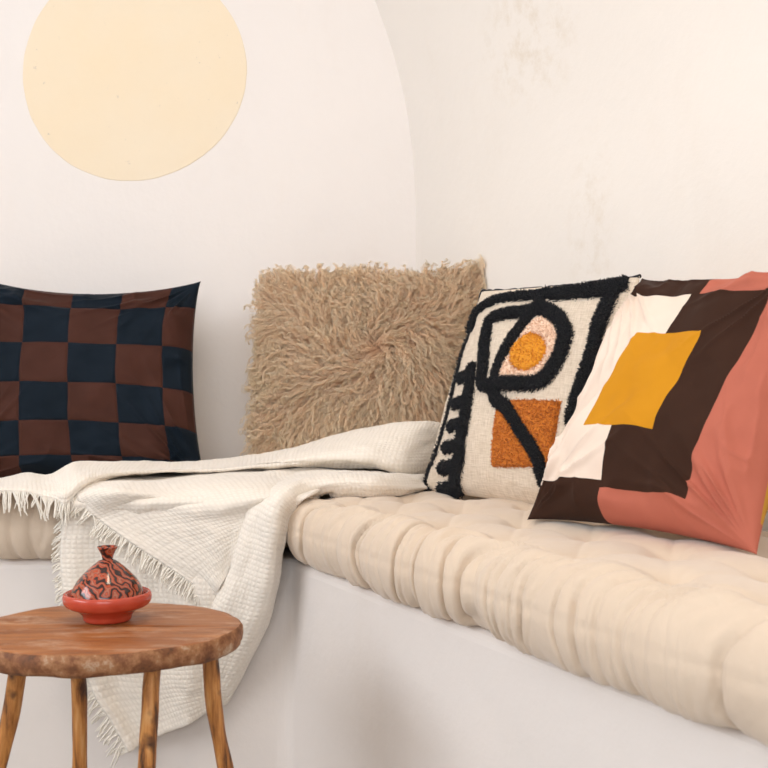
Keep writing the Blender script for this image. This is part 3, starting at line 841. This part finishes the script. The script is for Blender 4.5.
# D: front roll that lies on the mattress and turns down over the inner corner
Dn = [
 [(438,489,2.20),(438,487,2.18),(438,483,2.19),(438,478,2.22),(438,474,2.25)],
 [(421,491,2.05),(421,487,2.035),(418,481,2.05),(414,476,2.10),(412,473,2.16)],
 [(385,495,1.955),(383,486,1.93),(380,480,1.945),(376,475,2.02),(374,472,2.10)],
 [(348,495,1.945),(346,485,1.92),(343,479,1.935),(338,473,2.01),(336,471,2.10)],
 [(318,497,1.945),(313,490,1.915),(306,483,1.93),(297,477,2.01),(292,474,2.11)],
 [(301,508,1.897),(294,500,1.867),(284,492,1.872),(272,486,1.93),(263,482,2.02)],
 [(289,520,1.885),(281,515,1.85),(270,509,1.85),(260,503,1.87),(252,500,1.90)],
 [(285,545,1.885),(276,545,1.855),(264,542,1.852),(252,538,1.862),(243,532,1.88)],
 [(281,580,1.895),(272,580,1.868),(258,578,1.862),(242,574,1.868),(231,569,1.882)],
 [(272,615,1.91),(262,618,1.885),(246,618,1.875),(228,612,1.88),(214,604,1.89)],
 [(256,650,1.925),(246,652,1.905),(232,652,1.895),(216,648,1.90),(202,642,1.905)],
 [(241,680,1.935),(232,682,1.92),(220,684,1.912),(206,684,1.912),(194,680,1.915)],
 [(228,703,1.942),(221,705,1.932),(211,708,1.926),(200,711,1.926),(190,716,1.934)],
]
sheet('front_fold', Dn, 12, 12, lambda a, b, uv: .003*np.sin(b*11+a*6), seed=31)
Vs = np.vstack([q[0] for q in FR]); off = np.cumsum([0]+[len(q[0]) for q in FR[:-1]])
fs = np.vstack([q[1]+o_ for q, o_ in zip(FR, off)])
o = mesh('fringe', Vs, fs, m_fringe, throw); local(o, throw); o['kind'] = 'stuff'; o['label'] = 'twisted cream cotton fringe'

# ------------------------------------------------------------------ table
TX, TY, TZ = (106-384)/F*1.455, 1.455, CAMZ-.3200
table = empty('side_table', (TX, TY, 0))
tag(table, 'small rustic round wooden stool table with four branch legs', 'table')
na = 180; ang = np.linspace(0, 2*math.pi, na, endpoint=False)
rad = .174*(1+.018*np.cos(2*ang+.2)+.014*np.sin(3*ang+.9)+.004*vn(ang*6, 0*ang, 3))
rings = [(0, 0), (.35, 0), (.7, 0), (.93, 0), (.985, -.0006), (1.0, -.004), (1.006, -.012), (.998, -.022), (.975, -.0275), (.9, -.0285), (.5, -.0285), (0, -.0285)]
V = []
for s_, z_ in rings:
    for i in range(na):
        rr = rad[i]*s_
        if .95 < s_: rr += .0010*float(vn(ang[i]*14, z_*160, 7))
        zz_ = z_+(.0012*float(vn(ang[i]*3, s_*3, 2)) if z_ > -.02 else .0014*float(vn(ang[i]*4, 0, 12))*(s_ > .85))
        V.append((rr*math.cos(ang[i]), rr*.93*math.sin(ang[i]), zz_))
f = gridfaces(len(rings), na, closev=True)
mi = np.zeros(len(f)); ri = f[:, 0]//na; mi[(ri >= 4)] = 1
top = mesh('tabletop', V, f[:, ::-1].copy(), [m_wtop, m_wside], table, mi=mi); top.location = (0, 0, TZ)
# crack
def leg(p0, p1, seed, r0=.0095, r1=.0105, bend=.01):
    p0 = np.array(p0); p1 = np.array(p1); n = 40; k = np.linspace(0, 1, n)
    c_ = p0[None]*(1-k)[:, None]+p1[None]*k[:, None]
    c_[:, 0] += bend*np.sin(k*math.pi)*.8+.0025*vn(k*4, 0*k, seed); c_[:, 1] += .003*vn(k*4, 0*k, seed+1)
    c_ -= np.array([TX, TY, 0]); s_ = 16; a = np.arange(s_)*2*math.pi/s_
    V = []
    for i in range(n):
        for j in range(s_):
            r = (r0*(1-k[i])+r1*k[i])*(1+.10*float(vn(k[i]*9, j*.6, seed+2)))
            V.append((c_[i, 0]+r*math.cos(a[j]), c_[i, 1]+r*math.sin(a[j]), c_[i, 2]))
    f = [tuple(x) for x in gridfaces(n, s_, closev=True)[:, ::-1].tolist()]
    f.append(tuple(range(s_))); f.append(tuple(range((n-1)*s_+s_-1, (n-1)*s_-1, -1)))
    return mesh('leg', V, f, m_wleg, table)
def legpt(px, d, z): return ((px-384)/F*d, d, z)
zt = TZ-.026
leg(legpt(22, 1.42, zt), (legpt(22, 1.42, zt)[0]-.085, 1.41, 0), 1, .0115, .0105, .002)
leg(legpt(76, 1.53, zt), (legpt(76, 1.53, zt)[0]-.008, 1.56, 0), 2, .0105, .0105, .004)
leg(legpt(154, 1.37, zt), (legpt(154, 1.37, zt)[0]-.014, 1.335, 0), 3, .0105, .0125, -.005)
leg(legpt(206, 1.47, zt), (legpt(206, 1.47, zt)[0]+.062, 1.485, 0), 4, .0110, .0110, -.004)

# ------------------------------------------------------------------ tagine
gx, gy = (107.5-384)/F*1.485, 1.485
tj = empty('tagine_pot', (gx, gy, TZ+.0012)); tag(tj, 'small red marbled ceramic tagine standing on the wooden table', 'pot')
TS = 1.03
def lathe(name, prof, mat, parent, n=96):
    prof = np.array(prof)*TS; k = len(prof); a = np.linspace(0, 2*math.pi, n, endpoint=False)
    V = np.stack([prof[:, 0][None]*np.cos(a)[:, None], prof[:, 0][None]*np.sin(a)[:, None], np.repeat(prof[:, 1][None], n, 0)], -1)
    return mesh(name, V.reshape(-1, 3), gridfaces(n, k, closeu=True), mat, parent)
def sp(pts, k=6): return smooth_poly(pts, k=k)
lathe('dish', sp([(0, .0015), (.020, .001), (.0275, .0), (.0305, .002), (.0325, .008), (.0385, .014), (.046, .0175), (.0525, .0205), (.0562, .0255), (.0572, .031), (.0562, .0355), (.054, .0372), (.0515, .0365), (.0495, .033), (.046, .0285), (.035, .026), (0, .025)]), m_glaze, tj)
lid = lathe('lid', sp([(0, .030), (.046, .0285), (.0475, .031), (.0465, .036), (.0435, .044), (.0385, .0525), (.0315, .0605), (.0240, .068), (.0160, .0745), (.0090, .0790), (0, .080)]), m_marble, tj)
lathe('knob', sp([(0, .0755), (.0080, .0757), (.0070, .0795), (.0075, .084), (.0096, .0890), (.0124, .0940), (.0133, .0957), (.0129, .0968), (.0114, .0966), (.0094, .0938), (.006, .0918), (0, .0912)]), m_marble, tj)['label'] = 'flared marbled knob'

# ------------------------------------------------------------------ light
w = bpy.data.worlds.new('world'); bpy.context.scene.world = w; w.use_nodes = True
w.node_tree.nodes['Background'].inputs[0].default_value = (.75, .87, 1.0, 1); w.node_tree.nodes['Background'].inputs[1].default_value = 1.4
def area(name, loc, target, sx, sy, power, col):
    l = bpy.data.lights.new(name, 'AREA'); l.shape = 'RECTANGLE'; l.size = sx; l.size_y = sy; l.energy = power; l.color = col
    o = bpy.data.objects.new(name, l); C.objects.link(o); o.location = loc
    o.rotation_euler = (Vector(target)-Vector(loc)).to_track_quat('-Z', 'Y').to_euler(); return o
area('daylight_left_window', (XL+.02, .2, 1.75), (0, .2, 1.75), 2.1, 1.0, 42, (.93, .95, 1.0))
area('daylight_front_window', (-.2, YF+.02, 1.65), (-.2, 0, 1.65), 2.1, 1.1, 30, (.95, .96, 1.0))
area('ceiling_lamp', (.25, 1.2, 2.45), (.25, 1.25, 0), 1.0, 1.0, 58, (1.0, .81, .61))

cam = bpy.data.cameras.new('camera'); co = bpy.data.objects.new('camera', cam); C.objects.link(co)
co.location = (0, 0, CAMZ); co.rotation_euler = (math.radians(90), 0, 0)
cam.sensor_width = 36; cam.lens = F/768*36; cam.clip_start = .05
cam.dof.use_dof = True; cam.dof.focus_distance = 1.85; cam.dof.aperture_fstop = 10.0
sc = bpy.context.scene; sc.camera = co
sc.view_settings.view_transform = 'Standard'; sc.view_settings.look = 'None'; sc.view_settings.gamma = 1; sc.view_settings.use_curve_mapping = False
sc.view_settings.exposure = 0.18
sc.cycles.max_bounces = 10; sc.cycles.diffuse_bounces = 6
